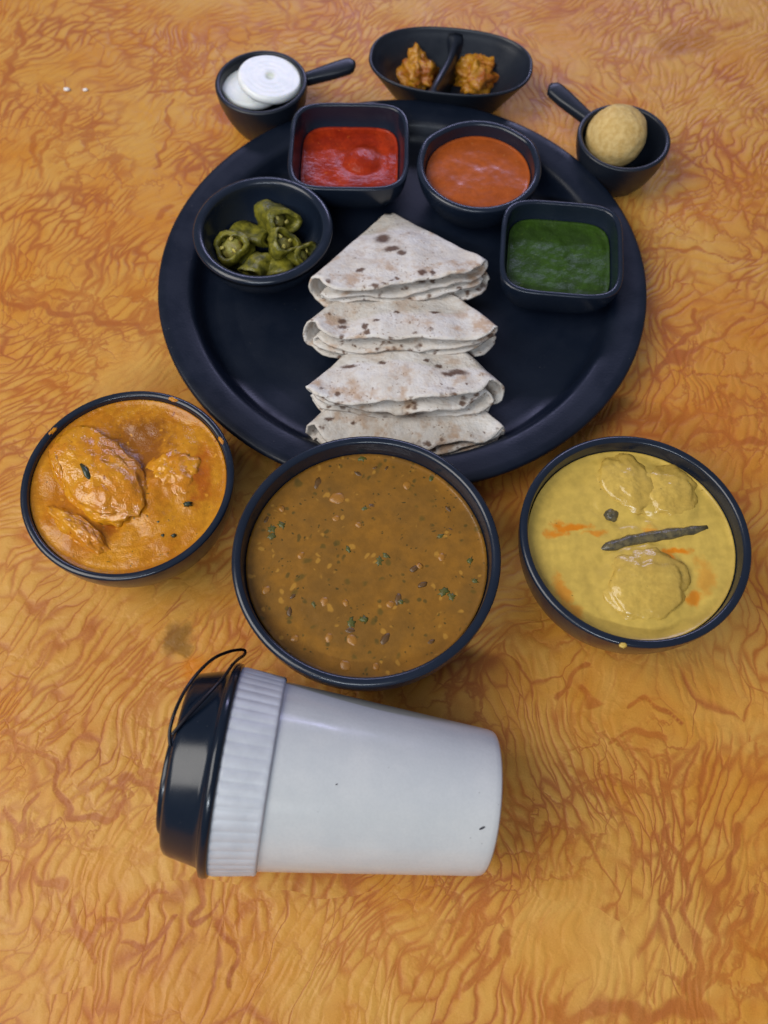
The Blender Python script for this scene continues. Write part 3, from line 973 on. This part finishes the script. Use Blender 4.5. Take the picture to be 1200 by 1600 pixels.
roti(0.0030, 0.3830, 0.079, 0.60, 0.12, 0.0080, 0.0225, (0, .0062, .0096, .0172), True, 1.0, 'topmost folded roti, its whole pointed triangle uncovered, next to the bowls', .42, .12,
     ((612, 378, .0055, .0030), (628, 388, .0030, .0030), (562, 418, .0032, .0018), (660, 428, .0030, .0030), (676, 428, .0016, .0030), (598, 352, .005, .006)), -0.04, 0.0030)
roti(0.0075, 0.3500, 0.080, 0.62, 0.03, 0.0080, 0.0185, (0, .0070, .0104, .0165), True, 2.3, 'second folded roti under the topmost one, with an open rolled side fold', .42, .12,
     ((535, 498, .0030, .0025), (535, 508, .0034, .0016), (570, 511, .0016, .0026), (588, 502, .0022, .0013), (680, 484, .0032, .0013), (620, 486, .0022, .0010)), 0.03, 0.003)
roti(0.0135, 0.3150, 0.081, 0.60, -0.04, 0.0076, 0.0140, (0, .0048, .0112, .0178), False, 3.7, 'third folded roti with a large dark scorch mark and a wide side loop', .46, .10,
     ((716, 580, .0060, .0024), (700, 584, .0040, .0020), (686, 570, .0022, .0018), (667, 561, .0018, .0018), (597, 566, .0026, .0014), (545, 570, .005, .0018)), 0.06, 0.0035)
roti(0.0110, 0.2930, 0.080, 0.66, 0.02, 0.0074, 0.0076, (0, .0034, .0062, .0105), True, 5.2, 'lowest folded roti, lying flat behind the dal bowl', .42, .10,
     ((541, 638, .0024, .0014), (553, 662, .0014, .0014), (515, 655, .003, .0014)))

# ------------------------------------------------------------------ little pans with handles
PG = 'small round pans with handles'


def pan(x, y, R, H, base, hdir, hlen, label):
    t_ = thing('mini_pan', label, 'pan', (x, y, 0), 0, PG)
    b = Bowl(R, H, base, 0.0030, 0.85, 0.0040, 0.0032)
    obj('pan_bowl', b.mesh('pan_bowl'), 'dish', t_)
    d = Vector((math.cos(hdir), math.sin(hdir), 0))
    s = Vector((-d.y, d.x, 0))
    rings = []
    for i in range(15):
        u = i / 14
        c = d * (R - 0.0022 + (hlen) * u) + Vector((0, 0, H - 0.0052 + 0.0045 * u))
        w = 0.0036 + 0.0022 * min(1, u * 1.6)
        h = 0.0036 - 0.0006 * u
        if u > 0.86:
            e = (u - 0.86) / 0.14
            k = math.sqrt(max(0.03, 1 - e * e * 0.93))
            w *= k
            h *= 0.5 + 0.5 * k
        rings.append([c + s * (w * math.copysign(abs(math.cos(a)) ** 0.6, math.cos(a))) + Vector((0, 0, h * math.copysign(abs(math.sin(a)) ** 0.6, math.sin(a))))
                      for a in [2 * PI * k / 20 for k in range(20)]])
    obj('pan_handle', mesh('pan_handle', *loft(rings)), 'dish', t_)
    return b


OPX, OPY = -0.0778, 0.4712
hd = at(560, 93, .034) - Vector((OPX, OPY, .034))
pan(OPX, OPY, 0.0292, 0.032, 0.0190, math.atan2(hd.y, hd.x), hd.length - 0.0292, 'small black handled pan holding white onion slices')
SPX, SPY = 0.1462, 0.4230
hd = at(856, 126, .034) - Vector((SPX, SPY, .034))
pan(SPX, SPY, 0.0283, 0.032, 0.0175, math.atan2(hd.y, hd.x), hd.length - 0.0283, 'small black handled pan holding a yellow sweet ball')


def onion(R, th, seed):
    rings = []
    prof = [(0.3, -.5), (0.9, -.5), (0.985, -.3), (1.0, 0), (0.985, .3), (0.94, .48)]
    for (r, z) in prof:
        rings.append([(R * r * (1 + .02 * math.sin(2 * a + seed) + .018 * math.sin(3 * a + 2 * seed) + .008 * math.sin(7 * a)) * math.cos(a), R * r * .97 * math.sin(a), z * th) for a in [2 * PI * k / 72 for k in range(72)]])
    for i in range(40):
        r = 0.92 * (1 - i / 40)
        g = 0.004 * math.cos(r * 34 + seed) - (0.16 * math.exp(-(r / 0.12) ** 2))
        rings.append([(R * (r + .006) * (1 + .02 * math.sin(2 * a + seed) + .018 * math.sin(3 * a + 2 * seed) + .008 * math.sin(7 * a)) * math.cos(a), R * (r + .006) * .97 * math.sin(a), th * (0.5 + g)) for a in [2 * PI * k / 72 for k in range(72)]])
    return mesh('onion_slice', *loft(rings))


q = at(392, 132, .021)
o = obj('onion_slice', onion(0.0215, 0.0050, 1.0), 'onion', loc=(q.x, q.y, .0210))
o.rotation_euler = (0.10, 0.12, 0.5)
tag(o, 'lower white onion slice, half covered, deeper in the pan', 'onion slice', 'onion slices')
q = at(421, 121, .0315)
o = obj('onion_slice', onion(0.0208, 0.0055, 2.0), 'onion', loc=(q.x, q.y, .0300))
o.rotation_euler = (0.16, 0.06, 1.4)
tag(o, 'upper white onion slice with a pale green core, lying on top', 'onion slice', 'onion slices')

V, Fc = blob(17, .0184, .0186, .0180, .060, 1.2, 72, 46)
V = [v * (1 + .007 * noise.noise(v * 520) + .006 * noise.noise(v * 1100)) for v in V]
q = at(962, 206, .0300)
o = obj('sweet_ball', mesh('sweet_ball', V, Fc), 'laddu', loc=(q.x + .0012, q.y, .0268))
tag(o, 'round grainy yellow sweet ball sitting in a small pan', 'sweet')

# ------------------------------------------------------------------ divided oval dish
OVZ = 0.030
l_, r_, f_, n_ = at(577, 97, OVZ), at(834, 122, OVZ), at(690, 47, OVZ), at(722, 152, OVZ)
c_ = Vector(((l_.x + r_.x) / 2, (f_.y + n_.y) / 2 + 0.0015, 0))
ax = (r_ - l_).to_2d().length / 2
ay = (f_.y - n_.y) / 2 * 1.0
ov = thing('divided_dish', 'oval black dish split in two by a curved wall, holding pickle', 'dish', (c_.x, c_.y, 0), math.radians(-8))
OFL = 0.0045


def oval(kx, ky, z, n=96):
    return [(ax * kx * math.copysign(abs(math.cos(a)) ** .84, math.cos(a)), ay * ky * math.copysign(abs(math.sin(a)) ** .84, math.sin(a)), z) for a in [2 * PI * k / n for k in range(n)]]


def ovk(z):
    t = max(0, min(1, z / OVZ))
    return 0.60 + 0.40 * t ** 0.95


prof = [(0.50, 0.001), (0.55, 0.0), (0.59, 0.0)] + [(ovk(OVZ * i / 10), OVZ * i / 10) for i in range(1, 10)]
prof += [(0.992, OVZ - .0008), (1.0, OVZ), (0.996, OVZ + .0008), (0.978, OVZ + .0012), (0.958, OVZ + .0007), (0.945, OVZ - .0006)]
prof += [(ovk(OVZ * i / 10) - .055, OFL + (OVZ - OFL) * (i / 10)) for i in range(9, 0, -1)] + [(0.50, OFL), (0.25, OFL - .0003)]
obj('dish_shell', mesh('dish_shell', *loft([oval(k, k, z) for k, z in prof])), 'dish', ov)
rings = []
for i in range(21):
    u = -1 + 2 * i / 20
    hh = OVZ * (0.82 + 0.16 * u * u)
    yy = ay * 0.925 * u
    xx = -0.002 + 0.0045 * math.sin(u * 1.8) - 0.002
    fl = 1.0 + 1.6 * max(0, abs(u) - 0.75) / 0.25
    sec = []
    for (sx_, sz_) in ((-.0040, 0), (-.0030, .5), (-.0025, .85), (-.0018, .97), (0, 1.0), (.0018, .97), (.0025, .85), (.0030, .5), (.0040, 0)):
        zz = OFL - .0004 + (hh - OFL) * sz_
        lim = ay * (ovk(max(0, zz)) - .03)
        sec.append(Vector((xx + sx_ * fl, max(-lim, min(lim, yy)), zz)))
    rings.append(sec)
obj('divider_wall', mesh('divider_wall', *loft(rings)), 'dish', ov)

KG = 'pickle heaps in the divided dish'
for (px, py, sx, sy, sz, rz, seed, lab) in ((650, 108, .0125, .0165, .0125, .25, 51, 'glossy orange pickle heap in the compartment nearer the onion pan'),
                                            (745, 112, .0150, .0155, .0115, -.5, 57, 'rough orange pickle heap in the compartment nearer the sweet pan')):
    q = at(px, py, .012)
    V, Fc = blob(seed, sx, sy, sz, .42, 2.0, 48, 30, flat=-.0042)
    o = obj('pickle_heap', mesh('pickle_heap', xform(V, (0, 0, rz)), Fc), 'pickle', loc=(q.x, q.y, OFL + .0044))
    tag(o, lab, 'pickle', KG)

# ------------------------------------------------------------------ the cup lying on its side
RB, RT, RF, L = 0.0293, 0.0398, 0.0428, 0.1108
zb, zf = RB * 0.992, RF * 0.992
B = at(757, 1252, zb); B.z = zb
T = at(350, 1199, zf); T.z = zf
axd = (T - B).normalized()
B = T - axd * L
dz = RB * math.sqrt(1 - axd.z ** 2) - B.z
Xl = (Vector((0, 0, 1)) - axd * axd.z).normalized()
Yl = axd.cross(Xl)
mat = Matrix((Xl, Yl, axd)).transposed().to_4x4()
mat.translation = B + Vector((0, 0, 0.0004))
cup = thing('takeaway_cup', 'white takeaway cup with black lid lying on its side', 'cup')
cup.matrix_world = mat


def polar(a, r, z):
    a = math.radians(a)
    return Vector((r * math.cos(a), r * math.sin(a), z))


def rc(z):
    return RB + (RT - RB) * z / L


prof = [(RB * .55, .0030), (RB * .93, .0030), (RB * .955, .0006), (RB * .975, .0), (RB * 0.995, .0008), (rc(.003), .003)]
prof += [(rc(L * i / 14), L * i / 14) for i in range(1, 15)] + [(RT - .0012, L), (RT - .0013, L - .004), (rc(.05) - .0013, .05), (rc(.005) - .0013, .005), (RB * .5, .0048)]
obj('cup_body', mesh('cup_body', *loft([ring(r, z, 128) for r, z in prof])), 'cup', cup)
z0, z1 = L - .0202, L - .0016
NRIB = 54


def ribs(amp):
    return lambda a, r, z: 1 + amp * (abs(math.sin(a * NRIB / 2)) ** 0.7 - 0.5)


nB = NRIB * 8
bp = [(rc(z0) + .0003, z0, 0), (rc(z0) + .0013, z0 + .0002, 0), (rc(z0) + .0017, z0 + .0010, .004), (rc(z0) + .0016, z0 + .0022, .007),
      (rc((z0 + z1) / 2) + .0016, (z0 + z1) / 2, .010), (rc(z1) + .0016, z1 - .0015, .010), (rc(z1) + .0015, z1, .008), (rc(z1) + .0003, z1 + .0002, 0)]
obj('ribbed_band', mesh('ribbed_band', *loft([ring(r, z, nB, ribs(a_)) for r, z, a_ in bp], cap0=False, cap1=False)), 'band', cup)
lid = [(RT + .0006, L - .0014), (RF - .0012, L - .0016), (RF - .0002, L - .0010), (RF, L + .0004), (RF - .0003, L + .0018), (RF - .0014, L + .0024), (RT + .0010, L + .0026),
       (RT - .0004, L + .0034), (RT - .0010, L + .0052), (RT - .0032, L + .0150), (RT - .0040, L + .0170), (RT - .0052, L + .0180), (RT - .0066, L + .0178), (RT - .0082, L + .0160),
       (RT - .0100, L + .0152), (RT - .02, L + .0150)]
ld = obj('lid', mesh('lid', *loft([ring(r, z, 128) for r, z in lid])), 'lid', cup)
rings = []                                      # raised drinking platform on the lid
for (k, z) in ((1.0, L + .0146), (1.0, L + .0190), (.97, L + .0200), (.9, L + .0204)):
    rings.append([polar(-38 + 58 * math.cos(a) * k, .0245 + .0068 * math.sin(a) * k, z) for a in [2 * PI * j / 40 for j in range(40)]])
obj('drinking_spout', mesh('drinking_spout', *loft(rings)), 'lid', ld)
sp = [polar(2, .0335, L + .0188), polar(12, .0355, L + .0200), polar(26, .0385, L + .0190), polar(42, .0415, L + .0160), polar(60, .0445, L + .0110), polar(76, .0470, L + .0055), polar(86, .0492, L + .0005),
      polar(84, .0470, L - .0004), polar(74, .0446, L + .0010), polar(60, .0436, L + .0024), polar(46, .0420, L + .0046), polar(32, .0404, L + .0090), polar(20, .0384, L + .0140), polar(8, .0358, L + .0188)]
obj('strap_loop', mesh('strap_loop', *tube(smoothpath(sp, 6), 0.00070, 8)), 'strap', cup)
for (z, a, s) in ((.0655, -8, .0004), (.0070, -26, .0010)):
    p_ = polar(a, rc(z) + .0001, z)
    V, Fc = blob(5, .0002, s * .45, s * 1.3, .2, 1.4, 10, 6)
    obj('dark_fleck', mesh('dark_fleck', xform(V, (0.6, 0, math.radians(a)), p_), Fc), 'mark', cup)

# ------------------------------------------------------------------ glare spots on the table, modelled as tiny white lumps
M['glint'] = mat_simple('white_glint', (0.8, 0.74, 0.70), (0.9, 0.84, 0.80), 0.3, 200)
for i, (px, py, s) in enumerate(((105, 142, .0022), (134, 142, .0018))):
    q = at(px, py, 0)
    V, Fc = blob(70 + i, s, s * .7, s * .5, .25, 1.8, 14, 8)
    zmin = min(v.z for v in V)
    o = obj('white_glint', mesh('white_glint', V, Fc), 'glint', loc=(q.x, q.y, -zmin))
    tag(o, 'tiny white lump standing for a glint on the table, one of a pair off the onion pan', 'glint', 'pair of white glints')
